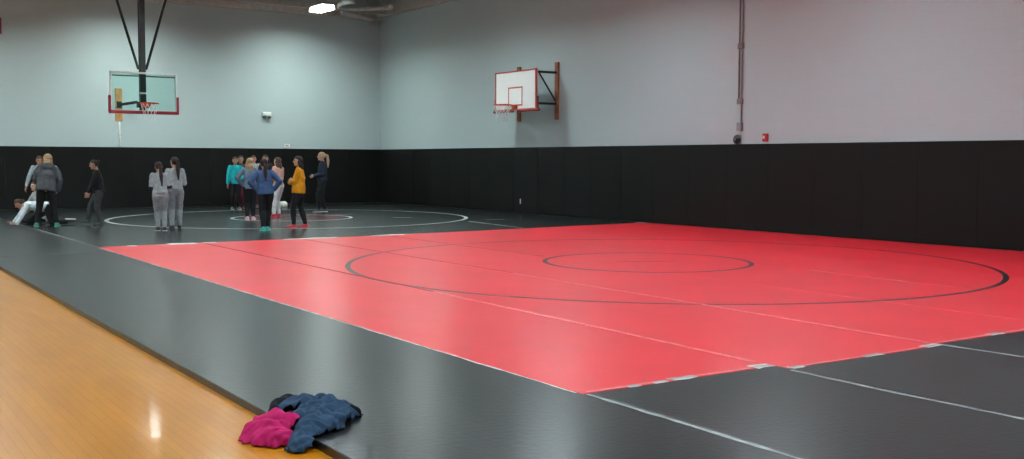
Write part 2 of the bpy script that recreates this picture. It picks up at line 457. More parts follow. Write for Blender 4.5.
near = thing('wrestling_mat', 'black mat with pale taped seams in the near right corner', 'wrestling mat')
for k in range(7):
    strip(M_BLK, near, [(SX[k], -5.9), (SX[k+1], -5.9), (SX[k+1], nearY[k]-.004), (SX[k], nearY[k]-.004)])
tape(near, M_TAPE, [(4.155, 5.38), (4.15, 4.4), (4.14, 2.9)], .030, .35, 10)
tape(near, DULL, [(4.195, 5.2), (4.18, 4.2), (4.17, 2.9)], .014, .5, 11)
tape(near, M_TAPE, [(5.88, 5.22), (5.87, 4.5), (5.91, 3.0)], .026, .5, 12)
tape(near, M_TAPE, [(7.75, 5.30), (7.78, 4.8), (7.80, 3.7)], .028, .5, 13)
tape(near, DULL, [(9.62, 5.3), (9.62, 3.3)], .03, .4, 14)

far = thing('wrestling_mat', 'black mat with white circles along the back wall, under the standing people', 'wrestling mat')
for k in range(7):
    strip(M_FAR, far, [(SX[k], farY(SX[k])+.004), (SX[k+1], farY(SX[k+1])+.004), (SX[k+1], 34.19), (SX[k], 34.19)])
tape(far, DULL, [(13.30, 19.6), (13.45, 21.0), (13.59, 22.4)], .08, .5, 15)
for i, (x, y) in enumerate(((12.8, 24.9), (14.4, 22.9), (12.2, 27.2))):
    tape(far, DULL, [(x, y), (x+.42, y-.25)], .07, .5, 16+i)

# ------------------------------------------------------------------ hoops
def rim_and_net(parent, c, out):
    """orange ring with a bracket back to the board; the net hangs from it. out = unit vector away from the board"""
    c = V(c); out = V(out); side = V((-out.y, out.x, 0))
    g = G().torus(c, .235, .013, None, 32, 8)
    g.tube([c-out*.40+side*.10+V((0, 0, -.02)), c-out*.20+side*.12], .013, 8).tube([c-out*.40-side*.10+V((0, 0, -.02)), c-out*.20-side*.12], .013, 8)
    g.box(c-out*.40+V((0, 0, -.05)), (.06 if abs(out.x) > .5 else .2, .2 if abs(out.x) > .5 else .06, .12))
    rim = g.make('rim', M_ORANGE, parent, True)
    g = G(); n = 12; rows = [(.225, -.01), (.20, -.13), (.165, -.25), (.135, -.36), (.145, -.46)]
    P = lambda i, j: c+V((rows[j][0]*math.cos(2*PI*(i+.5*j)/n), rows[j][0]*math.sin(2*PI*(i+.5*j)/n), rows[j][1]))
    for j in range(len(rows)-1):
        for i in range(n):
            g.tube([P(i, j), P(i, j+1)], .0042, 4).tube([P(i+1, j), P(i, j+1)], .0042, 4)
    g.make('net', M_NET, rim)
    return rim
# glass backboard hung from the roof
BX, BY, BZ = 7.70, 29.5, 3.34
t = thing('basketball_hoop', 'clear glass backboard with red padded edge hanging from roof on a black mast', 'basketball hoop', (BX, BY, 0))
hw, hh = .88, .53
G().box((0, 0, BZ), (2*hw-.06, .012, 2*hh-.06)).make('glass_panel', M_GLASS, t)
g = G()
for s_ in (-1, 1):
    g.box((s_*(hw-.02), 0, BZ), (.05, .045, 2*hh)); g.box((0, 0, BZ+s_*(hh-.02)), (2*hw, .045, .05))
g.make('board_frame', M_ALU, t)
G().box((0, .035, BZ+hh-.10), (1.66, .03, .035)).make('frame_bar', M_DARKMETAL, t)
g = G().box((0, -.005, BZ-hh-.005), (2*hw+.08, .07, .09), None, .02)
for s_ in (-1, 1): g.box((s_*(hw+.012), -.005, BZ-hh+.2), (.07, .07, .46), None, .02)
g.make('edge_padding', M_REDPAD, t)
G().box((0, .13, BZ+1.55), (.15, .15, 4.1)).make('mast', M_DARKMETAL, t)
G().box((0, .13, BZ-.02), (.19, .19, .05)).make('mast_clamp', M_ALU, t)
G().box((0, .06, BZ-.36), (.34, .12, .10)).box((.02, .08, BZ-.28), (.5, .05, .05)).make('mount_bracket', M_DARKMETAL, t)
for s_ in (-1, 1):
    G().tube([(s_*.10, .13, BZ+.62), (s_*1.06, .13, ZC-.05)], .036, 10).make('brace', M_DARKMETAL, t, True)
rim_and_net(t, (.02, -.46, BZ-.31), (0, -1, 0))

# white board bracketed off the right wall
KY, KX, KZ = 24.50, 16.38, 3.46
t = thing('basketball_hoop', 'white rectangular backboard with orange border bracketed off the right wall', 'basketball hoop', (KX, KY, 0))
hw, hh = 1.0, .535
G().box((0, 0, KZ), (.05, 2*hw, 2*hh)).make('board', M_BOARD, t)
g = G()
for s_ in (-1, 1):
    g.box((-.012, s_*(hw-.015), KZ), (.06, .036, 2*hh+.02)); g.box((-.012, 0, KZ+s_*(hh-.015)), (.06, 2*hw+.02, .036))
g.make('board_border', M_BORANGE, t)
g = G()
for s_ in (-1, 1):
    g.box((-.028, s_*.33, KZ-.16), (.006, .036, .52)); g.box((-.028, 0, KZ-.16+s_*.24), (.006, .70, .036))
g.make('target_square', M_BORANGE, t)
g = G()
for s_ in (-1, 1):
    g.box((0, s_*(hw+.01), KZ-hh+.14), (.08, .06, .40), None, .015)
    g.box((0, s_*.62, KZ-hh-.02), (.08, 1.0, .07), None, .015)
g.make('edge_padding', mat('dull_red_padding', (.22, .03, .03), .6), t)
for s_ in (-1, 1):
    y = s_*.92
    G().box((WX+.02-KX, y, KZ-.03), (.06, .15, 1.55), None, .008).make('mounting_plank', M_PLANK, t)
    g = G()
    for z in (KZ+.46, KZ-.38): g.box(((WX-KX)/2+.01, y, z), (WX-KX-.04, .06, .06))
    g.tube([(.12, y, KZ+.44), (WX-KX-.03, y, KZ-.30)], .025, 8)
    g.make('wall_arm', M_DARKMETAL, t)
rim_and_net(t, (-.45, 0, KZ-.40), (-1, 0, 0))

# plank and arm on the back wall, seen through the glass
t = thing('wall_bracket', 'brown wooden plank with black arm on back wall, behind the clear backboard', 'wall bracket', (8.17, WY+.05, 0))
G().box((0, -.025, 3.22), (.21, .05, 1.0), None, .008).make('plank', M_PLANKL, t)
G().tube([(.02, -.05, 3.22), (.45, -.45, 3.30)], .045, 8).box((0, -.07, 3.22), (.14, .06, .2)).make('arm', M_DARKMETAL, t)
t = thing('conduit', 'thin pale conduit running down back wall below the wooden plank', 'conduit', (8.17, WY+.05, 0))
G().tube([(.01, -.02, 1.96), (.01, -.02, 2.7)], .028, 8).make('pipe', M_WHITEPL, t, True)
G().box((.01, -.02, 2.3), (.09, .03, .04)).make('strap', M_GREYMETAL, t)

# emergency light
t = thing('emergency_light', 'small white twin-head emergency light on back wall beside the far corner', 'emergency light', (12.90, WY+.05, 3.06))
G().box((0, -.05, 0), (.30, .10, .13), None, .02).make('case', M_WHITEPL, t)
for s_ in (-1, 1): G().ell((s_*.09, -.10, -.10), (.06, .06, .05)).make('lamp_head', mat('lamp_head_dark', (.08, .09, .09), .4), t, True)
t = thing('outlet_box', 'tiny white box on back wall just above padding, below the emergency light', 'outlet', (13.6, WY+.05, 2.02))
G().box((0, -.03, 0), (.22, .06, .11), None, .012).make('cover', M_WHITEPL, t)
G().box((0, -.063, 0), (.10, .008, .05)).make('socket', M_GREYMETAL, t)
# sign cut by the left edge
t = thing('wall_sign', 'dark red wall sign cut off by the left edge of the photo', 'sign', (4.30, WY+.05, 5.39))
G().box((0, -.03, 0), (1.24, .05, .46), None, .008).make('panel', mat('maroon_panel', (.10, .008, .014), .5), t)
g = G()
for s_ in (-1, 1): g.box((s_*.63, -.03, 0), (.02, .06, .48)); g.box((0, -.03, s_*.235), (1.27, .06, .02))
g.make('sign_frame', mat('pale_red_frame', (.42, .22, .22), .5), t)

# conduit pair, bell and alarm on the right wall
t = thing('conduit', 'tall thin pair of grey conduits running up right wall above the round bell', 'conduit', (WX+.05, 16.78, 0))
for y, z0, z1 in ((-.045, 2.2, 7.2), (.045, 2.85, 7.2)): G().tube([(-.022, y, z0), (-.022, y, z1)], .016, 8).make('pipe', M_CONDUIT, t, True)
for z in (2.85, 4.05): G().box((-.027, 0, z), (.05, .16, .12), None, .01).make('coupling', M_CONDUIT, t)
G().box((-.042, -.02, 2.3), (.08, .13, .18), None, .01).make('junction_box', M_GREYMETAL, t)
t = thing('alarm_bell', 'small round dark bell on the right wall at the foot of the conduits', 'bell', (WX+.05, 16.83, 2.02))
Mx = Matrix.Rotation(-PI/2, 3, 'Y')
G().torus((-.05, 0, 0), .075, .03, Mx, 24, 8).ell((-.06, 0, 0), (.04, .085, .085)).make('gong', M_DARKMETAL, t, True)
G().box((-.02, -.02, .0), (.05, .10, .22)).make('back_box', M_GREYMETAL, t)
G().ell((-.105, 0, 0), (.015, .02, .02)).make('cap', M_GREYMETAL, t, True)
t = thing('fire_alarm', 'small red fire alarm strobe on right wall just above the padding', 'fire alarm', (WX+.05, 16.01, 2.05))
G().box((-.035, 0, 0), (.07, .13, .17), None, .015).make('case', M_ALARM, t)
G().box((-.075, .012, .01), (.02, .05, .06), None, .006).make('strobe_lens', M_WHITEPL, t)
tag(G().box((WX-.003, 25.30, .38), (.004, .05, .14)).make('paper_tag', M_WHITEPL), 'tiny white paper tag stuck low on the black padding of right wall', 'tag')

# ------------------------------------------------------------------ people
SKIN = {'light': (.52, .30, .22), 'tan': (.40, .21, .14), 'brown': (.22, .11, .07)}
def skin(k): return mat('skin_'+k, SKIN[k], .55, 0, .06, 20, .1, 80, .4)
def ik(a, c, l1, l2, pole):
    a, c, pole = V(a), V(c), V(pole); d = c-a; L_ = d.length
    if L_ > (l1+l2)*.999: d = d*((l1+l2)*.999/L_); c = a+d; L_ = d.length
    x = (l1*l1-l2*l2+L_*L_)/(2*L_); h = math.sqrt(max(0, l1*l1-x*x)); t = d/L_
    p = pole-t*pole.dot(t)
    p = p.normalized() if p.length > 1e-5 else t.orthogonal().normalized()
    return a+t*x+p*h, c
def rng(c, X, Y, n=18): return [c+X*math.cos(2*PI*k/n)+Y*math.sin(2*PI*k/n) for k in range(n)]

def person(label, loc, az, H, pose=None, top=None, pants=None, shoes=None, hair=None, sk='light', group='people on the black mat'):
    """az = world heading, degrees clockwise from +Y. local frame: +Y forward, +X the person's right. lengths below in units of H"""
    p = dict(pelvis=(0, 0, .53), lean=3, side=0, twist=0, head_turn=0, head_tilt=0,
             ankR=(.055, -.01, .045), ankL=(-.055, -.01, .045), kneepole=(0, 1, 0), toeR=None, toeL=None,
             handR=(.17, .03, .44), handL=(-.17, .03, .44), poleR=(.5, -1, -.2), poleL=(-.5, -1, -.2), fist=.35,
             palmR=(-1, 0, 0), palmL=(1, 0, 0))
    p.update(pose or {})
    root = thing('person', label, 'person', (loc[0], loc[1], loc[2] if len(loc) > 2 else ZM+.002), -math.radians(az), group)
    S = H
    pel = V(p['pelvis'])
    Rl = Matrix.Rotation(-math.radians(p['lean']), 3, 'X') @ Matrix.Rotation(math.radians(p['side']), 3, 'Y') @ Matrix.Rotation(math.radians(p['twist']), 3, 'Z')
    hipZ = V((0, 0, 0))
    up = lambda x, y, z: pel + Rl @ V((x, y, z-.53))       # upper-body point given in the standing pose
    Ux, Uy = Rl @ V((1, 0, 0)), Rl @ V((0, 1, 0))
    hipTilt = .5*p['lean']
    Rh = Matrix.Rotation(-math.radians(hipTilt), 3, 'X')
    sh = {'R': up(.098, 0, .805), 'L': up(-.098, 0, .805)}
    hip = {'R': pel+Rh @ V((.05, 0, -.015)), 'L': pel+Rh @ V((-.05, 0, -.015))}
    J = {}
    for s_ in 'RL':
        J['el'+s_], J['wr'+s_] = ik(sh[s_], p['hand'+s_], .168, .150, p['pole'+s_])
        J['an'+s_] = V(p['ank'+s_])
        if 'knee'+s_ in p: J['kn'+s_] = V(p['knee'+s_])
        else: J['kn'+s_], J['an'+s_] = ik(hip[s_], p['ank'+s_], .245, .235, p['kneepole'])
    # head frame
    Hr = Rl @ Matrix.Rotation(math.radians(p['lean'])*(.8 if p['lean'] < 60 else .45), 3, 'X') @ Matrix.Rotation(-math.radians(p['head_turn']), 3, 'Z') @ Matrix.Rotation(-math.radians(p['head_tilt']), 3, 'X')
    nb = up(0, -.004, .845); hc = nb + (Rl @ V((0, .018, .03))) + Hr @ V((0, .004, .052))
    hd = lambda x, y, z: hc + Hr @ V((x, y, z))
    sc = lambda q: V(q)*S
    # ---- body
    g = G()
    def cap(a, ra, b_, rb, **k): g.capsule(sc(a), ra*S, sc(b_), rb*S, **k)
    tors = [(.47, .055, .045), (.50, .084, .058), (.54, .086, .058), (.60, .070, .048), (.64, .066, .046), (.70, .076, .054), (.76, .086, .055), (.80, .088, .046), (.825, .060, .036), (.845, .03, .03)]
    g.loft([[sc(q) for q in rng(up(0, 0, z), Ux*a, Uy*b_)] for z, a, b_ in tors])
    cap(up(0, -.004, .83), .031, hc+Hr @ V((0, -.008, -.03)), .029)
    # head: skull, face, jaw, nose, ears
    hs = []
    for z, a, f_, bk in ((-.066, .016, .052, .000), (-.060, .026, .054, .012), (-.045, .036, .054, .028), (-.022, .043, .056, .045), (0, .047, .057, .055), (.022, .048, .056, .060), (.042, .044, .048, .056), (.056, .034, .034, .044), (.064, .016, .016, .022)):
        hs.append([sc(hd(a*math.cos(th), (f_ if math.sin(th) > 0 else bk)*math.sin(th), z)) for th in [2*PI*k/20 for k in range(20)]])
    g.loft(hs)
    g.capsule(sc(hd(0, .056, .008)), .006*S, sc(hd(0, .066, -.012)), .009*S)
    for s_ in (-1, 1):
        g.ell(sc(hd(s_*.049, -.004, -.004)), (.006*S, .012*S, .019*S), Hr, 12)
        g.ell(sc(hd(s_*.019, .0535, .006)), (.0095*S, .006*S, .006*S), Hr, 10)
    g.ell(sc(hd(0, .0545, -.034)), (.017*S, .006*S, .006*S), Hr, 10)
    for s_, sg in (('R', 1), ('L', -1)):
        cap(sh[s_]*.93+up(0, 0, .80)*.07, .031, J['el'+s_], .026); cap(J['el'+s_], .026, J['wr'+s_], .0175)
        cap(hip[s_], .060, J['kn'+s_], .039); cap(J['kn'+s_], .038, J['an'+s_], .022)
        # hand: palm, four fingers, thumb
        d = (J['wr'+s_]-J['el'+s_]).normalized()
        if 'hdir'+s_ in p: d = V(p['hdir'+s_]).normalized()
        pn = V(p['palm'+s_]); pn = (pn-d*pn.dot(d)).normalized()           # the way the palm faces
        w = d.cross(pn)*sg                                                 # towards the thumb
        if w.dot(V((0, 1, .3))) < 0 and 'hdir'+s_ not in p: w = -w
        wr = J['wr'+s_]; pc = wr+d*.050
        g.capsule(sc(wr), .017*S, sc(pc), .023*S, flat=(pn, .48))
        for q in range(4):
            off = (q-1.5)*.0115; ln = (.040, .046, .043, .034)[q]
            b0 = pc+d*.008-w*off; cu = p['fist']
            b1 = b0+(d*math.cos(cu)+pn*math.sin(cu))*ln*.5
            b2 = b1+(d*math.cos(cu*2.2)+pn*math.sin(cu*2.2))*ln*.5
            g.capsule(sc(b0), .0068*S, sc(b1), .0062*S, 8); g.capsule(sc(b1), .0062*S, sc(b2), .0052*S, 8)
        t0 = wr+d*.018+w*.014; t1 = t0+(w*.75+d*.6+pn*.3).normalized()*.026; t2 = t1+(d*.9+w*.2+pn*.4).normalized()*.02
        g.capsule(sc(t0), .0085*S, sc(t1), .0072*S, 8); g.capsule(sc(t1), .0072*S, sc(t2), .0056*S, 8)
        # bare foot inside the shoe
        an = J['an'+s_]
        fd = V(p['toe'+s_]).normalized() if p['toe'+s_] else V((sg*.18, 1, 0)).normalized()
        fu = V(p.get('sole'+s_, (0, 0, 1))).normalized(); fx = fd.cross(fu).normalized(); fu = fx.cross(fd)
        heel = an-fd*.016-fu*.024; toe = an+fd*.088-fu*.030
        cap(an-fu*.004, .021, heel, .018); cap(heel, .019, toe, .012, flat=(fu, .8))
        J['foot'+s_] = (an, fd, fu, fx)
    body = g.make('body', skin(sk), root); remesh(body, .0062*max(1, S/1.5), 3, .5)
    me = body.data
    me.materials.append(mat('eye_dark', (.03, .02, .018), .3)); me.materials.append(mat('lips', (.34, .10, .09), .5)); 
    inv = Hr.transposed()
    for poly in me.polygons:
        q = inv @ (poly.center/S-hc)
        if q.y > .045:
            if abs(abs(q.x)-.019) < .0085 and abs(q.z-.006) < .0048: poly.material_index = 1
            elif abs(abs(q.x)-.019) < .012 and abs(q.z-.0185) < .002: poly.material_index = 1
            elif abs(q.x) < .015 and abs(q.z+.034) < .005: poly.material_index = 2
    # ---- trousers
    pn_ = dict(col=(.02, .02, .022), loose=1.0, name='trousers'); pn_.update(pants or {})
    g = G(); lo = pn_['loose']
    zz = [(.475, .070, .056), (.50, .094*lo**.4, .068), (.54, .094, .066), (.575, .085, .060), (.60, .078, .055)]
    g.loft([[sc(q) for q in rng(up(0, 0, z) if z > .53 else pel+Rh @ V((0, 0, z-.53)), Ux*a, Uy*b_)] for z, a, b_ in zz])
    for s_ in 'RL':
        kn, an = J['kn'+s_], J['an'+s_]
        g.capsule(sc(hip[s_]+V((0, -.004, 0))), .068*S, sc(kn), .045*lo*S)
        g.capsule(sc(kn), .045*lo*S, sc(kn.lerp(an, .45)), .042*lo*S)
        g.capsule(sc(kn.lerp(an, .35)), .042*lo*S, sc(kn.lerp(an, .93)), .030*lo*S)
    o = g.make('trousers', fabric(pn_.get('mat', 'cloth_%02x%02x%02x' % tuple(int(c*255) for c in pn_['col'])), pn_['col']), root); remesh(o, .010, 4, .5, .006*lo, 16)
    # ---- top
    tp = dict(col=(.3, .3, .3), loose=1.0, hem=.50, sleeve=1.0, name='sweatshirt', cuff=None, hood=False); tp.update(top or {})
    g = G(); lo = tp['loose']
    zz = [(tp['hem'], .098*lo, .074*lo), (tp['hem']+.03, .100*lo, .078*lo), (.585, .092*lo, .072*lo), (.64, .084*lo, .066*lo), (.70, .088*lo, .069*lo), (.76, .094, .066), (.80, .094, .057), (.828, .066, .046), (.848, .040, .040)]
    g.loft([[sc(q) for q in rng(up(0, -.002, z), Ux*a, Uy*b_)] for z, a, b_ in zz])
    for s_ in 'RL':
        el, wr = J['el'+s_], J['wr'+s_]
        e_ = sh[s_].lerp(el, min(1, tp['sleeve']*2))
        g.capsule(sc(sh[s_]*.93+up(0, 0, .80)*.07), .041*S, sc(sh[s_].lerp(e_, .5)), .037*max(1, lo)*S); g.capsule(sc(sh[s_].lerp(e_, .4)), .037*lo*S, sc(e_), .033*lo*S)
        if tp['sleeve'] > .5:
            g.capsule(sc(el), .036*lo*S, sc(el.lerp(wr, (tp['sleeve']-.5)*2*.93)), .026*lo*S)
    if tp['hood']:
        g.capsule(sc(up(-.05, -.045, .83)), .032*S, sc(up(.05, -.045, .83)), .032*S); g.capsule(sc(up(-.045, -.05, .80)), .03*S, sc(up(.045, -.05, .80)), .03*S)
    tm = fabric('cloth_%02x%02x%02x' % tuple(int(c*255) for c in tp['col']), tp['col'])
    o = g.make(tp['name'], tm, root); remesh(o, .010, 4, .5, .005*lo, 15)
    if tp['cuff']:
        for s_ in 'RL':
            el, wr = J['el'+s_], J['wr'+s_]; e_ = sh[s_].lerp(el, min(1, tp['sleeve']*2)); d = (el-sh[s_]).normalized()
            if tp['sleeve'] > .5: e_ = el.lerp(wr, (tp['sleeve']-.5)*2*.93); d = (wr-el).normalized()
            r_ = .043 if tp['sleeve'] <= .5 else .032
            g = G().tube([sc(e_-d*.008), sc(e_+d*.032)], [r_*S, r_*.98*S], 16)
            g.make('cuff', fabric('cloth_%02x%02x%02x' % tuple(int(c*255) for c in tp['cuff']), tp['cuff']), root, True)
    # ---- shoes
    sd = dict(col=(.02, .02, .02), sole=(.5, .5, .5)); sd.update(shoes or {})
    for s_ in 'RL':
        an, fd, fu, fx = J['foot'+s_]
        F_ = lambda y, z, x=0: an+fd*y+fu*z+fx*x
        g = G()
        prof = [(-.040, .014, .030), (-.030, .024, .050), (-.005, .028, .066), (.025, .029, .050), (.060, .032, .034), (.090, .029, .026), (.108, .016, .020)]
        g.loft([[sc(F_(y, -.040, x)) for x in (-w, w)]+[sc(F_(y, -.040+h*.6, w*.98)), sc(F_(y, -.040+h, w*.5)), sc(F_(y, -.040+h, -w*.5)), sc(F_(y, -.040+h*.6, -w*.98))] for y, w, h in prof])
        sh_o = g.make('shoe', mat('shoe_%02x%02x%02x' % tuple(int(c*255) for c in sd['col']), sd['col'], .6), root); remesh(sh_o, .007, 3, .5)
        g = G()
        g.loft([[sc(F_(y, -.045, -w*1.06)), sc(F_(y, -.045, w*1.06)), sc(F_(y, -.033, w*1.06)), sc(F_(y, -.033, -w*1.06))] for y, w, h in prof])
        g.make('sole', mat('sole_%02x%02x%02x' % tuple(int(c*255) for c in sd['sole']), sd['sole'], .6), sh_o, True)
    # ---- hair
    hh = dict(col=(.03, .018, .012), style='down', length=.10); hh.update(hair or {})
    hm = mat('hair_%02x%02x%02x' % tuple(int(c*255) for c in hh['col']), hh['col'], .62, 0, .2, 40, .4, 90, .25)
    g = G()
    r = bmesh.ops.create_uvsphere(g.b, u_segments=28, v_segments=18, radius=1)
    for v in r['verts']:
        q = v.co; y = q.y*(.060 if q.y > 0 else .068)-.002; z = q.z*(.062)+.012; x = q.x*.054
        # keep the face clear: pull front-lower vertices back behind the ears
        if q.y > -.05 and z < .034-.35*max(0, .03-abs(x))*0: y = min(y, -.004) if z < .030 else min(y, .046)
        if z < -.03: z = -.03+(z+.03)*.6
        v.co = sc(hd(x, y, z))
    st, Ln = hh['style'], hh['length']
    drop = Rl @ V((0, 0, -1)) if p['lean'] < 60 else V((0, 0, -1))
    if st == 'down':
        for k in range(7):
            a = (k-3)/3; b0 = hd(a*.044, -.040+.026*abs(a), -.008); b1 = b0+drop*.06+Rl @ V((a*.008, -.022, 0)); b2 = b1+drop*Ln+Rl @ V((a*.006, -.004, 0))
            g.capsule(sc(b0), .019*S, sc(b1), .020*S); g.capsule(sc(b1), .020*S, sc(b2), .011*S)
    elif st in ('pony', 'low'):
        b0 = hd(0, -.066, .030 if st == 'pony' else -.012); out = Rl @ V((hh.get('sx', 0), -1, 0))
        g.ell(sc(b0), (.016*S,)*3)
        b1 = b0+out*.030+drop*.020; b2 = b1+out*.012+drop*(Ln*.45); b3 = b2+drop*(Ln*.55)+Rl @ V((hh.get('sx', 0)*.03, -.004, 0))
        g.capsule(sc(b0), .013*S, sc(b1), .017*S); g.capsule(sc(b1), .022*S, sc(b2), .027*S); g.capsule(sc(b2), .027*S, sc(b3), .010*S)
    elif st == 'bun':
        g.ell(sc(hd(0, -.070, .035)), (.026*S, .024*S, .026*S))
    o = g.make('hair', hm, root); remesh(o, .007, 3, .5, .002, 60)
    return root

VIEW = lambda x, y: math.degrees(math.atan2(x, y))
BLACKP = dict(col=(.014, .014, .016))
AKIMBO = dict(handR=(.115, .01, .565), handL=(-.115, .01, .565), poleR=(1, -.5, .0), poleL=(-1, -.5, .0), hdirR=(-.6, .5, -.5), hdirL=(.6, .5, -.5), palmR=(-1, 0, 0), palmL=(1, 0, 0), fist=.6)
CROSS = dict(handR=(.0, .105, .650), handL=(-.0, .120, .626), poleR=(.42, -.15, -1), poleL=(-.42, -.15, -1), palmR=(0, -1, 0), palmL=(0, -1, 0), hdirR=(-1, -.35, .1), hdirL=(1, -.35, .1), fist=.5)

# coach seen from behind
person('person with blond hair, dark grey hoodie and green shoes, standing over the wrestlers', (4.45, 25.30), 14, 1.64,
       dict(AKIMBO, lean=13, side=5, ankR=(.125, 0, .045), ankL=(-.125, .02, .045), handR=(.15, .06, .48), handL=(-.06, .14, .53), head_turn=-45, head_tilt=14),
       dict(col=(.075, .08, .09), loose=1.3, hem=.475, hood=True, name='hoodie'), dict(BLACKP, loose=1.0), dict(col=(.06, .28, .21), sole=(.16, .4, .32)),
       dict(col=(.30, .20, .11), style='down', length=.02), 'light')
person('person with pale grey sleeve hanging straight, half hidden behind the one in the hoodie', (5.10, 29.86), 180, 1.58,
       dict(handR=(.215, .02, .47), poleR=(1, -.6, 0), handL=(-.16, .05, .45), head_tilt=10), dict(col=(.36, .42, .46), name='sweatshirt'), BLACKP, dict(col=(.03, .03, .03)), dict(col=(.05, .032, .022), style='low', length=.16), 'tan')
# wrestlers in referee's position
person('person in a white and grey top kneeling upright beside the one on all fours', (4.54, 26.64), 262, 1.50,
       dict(pelvis=(0, 0, .185), lean=8, ankR=(.07, -.06, .05), ankL=(-.07, -.06, .05), kneeR=(.10, .20, .05), kneeL=(-.10, .20, .05), toeR=(0, -1, -.05), toeL=(0, -1, -.05), soleR=(0, -.1, -1), soleL=(0, -.1, -1),
            handR=(.10, .22, .27), handL=(-.16, .20, .22), poleR=(1, -.3, -.6), poleL=(-1, -.3, -.6), head_turn=-25),
       dict(col=(.42, .44, .43), name='sweatshirt'), BLACKP, dict(col=(.5, .52, .52), sole=(.6, .6, .6)), dict(col=(.06, .03, .02), style='bun'), 'light')
person('person in white long sleeves on all fours, hands flat on the mat, brown hair hanging', (4.56, 25.86), 278, 1.50,
       dict(pelvis=(0, 0, .275), lean=84, ankR=(.07, -.29, .05), ankL=(-.07, -.29, .05), kneeR=(.075, -.055, .05), kneeL=(-.075, -.055, .05), toeR=(0, -1, -.05), toeL=(0, -1, -.05), soleR=(0, -.1, -1), soleL=(0, -.1, -1),
            handR=(.16, .47, .026), handL=(-.20, .43, .026), poleR=(.5, -1, 0), poleL=(-.5, -1, 0), hdirR=(0, 1, 0), hdirL=(0, 1, 0), palmR=(0, 0, -1), palmL=(0, 0, -1), fist=.08, head_tilt=-5),
       dict(col=(.66, .73, .78), name='sweatshirt', loose=1.05), BLACKP, dict(col=(.05, .05, .055), sole=(.6, .6, .6)), dict(col=(.07, .035, .022), style='low', length=.08), 'light')
person('person in black jacket and dark grey trousers walking left toward the wrestlers', (5.55, 25.25), 282, 1.49,
       dict(lean=5, ankR=(.045, .16, .07), toeR=(0, 1, .15), ankL=(-.045, -.03, .045), handR=(.13, .13, .50), handL=(-.12, .15, .50), poleR=(.3, -1, -.3), poleL=(-.3, -1, -.3), head_tilt=10),
       dict(col=(.010, .010, .012), name='jacket', hem=.49, loose=1.15), dict(col=(.050, .053, .056), loose=1.0), dict(col=(.02, .02, .025), sole=(.05, .05, .05)), dict(col=(.025, .016, .012), style='bun'), 'tan')
# pair in pale grey
person('person in grey tee with dark sleeve bands, long braid, left one of the grey pair', (6.20, 22.62), 12, 1.45,
       dict(CROSS, ankR=(.05, 0, .045), ankL=(-.035, .05, .045), head_turn=-12, head_tilt=6, side=-2),
       dict(col=(.35, .375, .39), sleeve=.5, name='tee', hem=.54, cuff=(.02, .02, .024), loose=1.1), dict(col=(.30, .30, .32), loose=1.0), dict(col=(.02, .02, .022), sole=(.45, .45, .45)), dict(col=(.034, .018, .018), style='low', length=.25, sx=.18), 'tan')
person('person in light grey top, back turned, long dark ponytail, right one of the grey pair', (6.62, 23.0), 10, 1.55,
       dict(CROSS, ankR=(.05, 0, .045), ankL=(-.05, .0, .045), head_turn=-28),
       dict(col=(.35, .365, .38), sleeve=1, name='sweatshirt', hem=.54, loose=1.06), dict(col=(.30, .30, .325), loose=1.06), dict(col=(.015, .015, .017), sole=(.05, .05, .05)), dict(col=(.022, .014, .012), style='pony', length=.25, sx=.1), 'tan')
# the group near the inner circle
person('person in a bright turquoise jacket facing the camera, leftmost of the group', (10.80, 31.3), 192, 1.58,
       dict(handR=(.15, .06, .47), handL=(-.10, .13, .58), poleL=(-1, -.2, -.4)), dict(col=(.015, .42, .47), loose=1.15, name='jacket', hem=.49), BLACKP, dict(col=(.03, .03, .03), sole=(.4, .4, .4)), dict(col=(.03, .02, .016), style='low', length=.1), 'tan')
person('person in maroon trousers facing the camera, half hidden right of the turquoise jacket', (11.20, 31.95), 196, 1.62,
       dict(), dict(col=(.05, .05, .058), name='sweatshirt'), dict(col=(.16, .014, .03), loose=1.12), dict(col=(.04, .03, .03)), dict(col=(.03, .018, .014), style='low', length=.1), 'tan')
person('person with brown hair and pale top, mostly hidden behind the greyish blue sweater', (11.85, 32.6), 205, 1.63,
       dict(), dict(col=(.32, .33, .36), name='sweatshirt'), dict(col=(.14, .015, .026)), dict(col=(.04, .03, .03)), dict(col=(.07, .04, .025), style='low', length=.1), 'light')
person('person with blond hair in greyish blue sweater and pale shoes, hands on hips', (9.22, 25.65), 20, 1.54,
       dict(AKIMBO, ankR=(.045, 0, .045), ankL=(-.045, .01, .045), head_turn=25), dict(col=(.13, .17, .24), loose=1.12, hem=.50, name='sweater'), BLACKP, dict(col=(.5, .3, .33), sole=(.55, .4, .4)), dict(col=(.36, .23, .13), style='down', length=.10), 'light')
person('person with dark ponytail, denim blue sweater and teal shoes, hands on hips, back turned', (8.10, 21.60), 18, 1.52,
       dict(AKIMBO, ankR=(.026, .03, .045), ankL=(-.036, -.04, .045), head_turn=-8, side=-2), dict(col=(.05, .10, .21), loose=1.18, hem=.505, name='sweater'), dict(BLACKP, loose=1.0), dict(col=(.03, .34, .28), sole=(.1, .42, .36)), dict(col=(.02, .013, .012), style='low', length=.2), 'tan')
person('person with brown hair in peach top and white trousers, behind the denim blue sweater', (10.34, 26.65), 330, 1.57,
       dict(CROSS, ankR=(.05, .03, .045), ankL=(-.14, -.02, .045), side=5), dict(col=(.56, .32, .26), name='tee', sleeve=.5, hem=.53), dict(col=(.60, .60, .62), loose=1.0), dict(col=(.50, .02, .05), sole=(.5, .1, .1)), dict(col=(.075, .04, .026), style='down', length=.08), 'light')
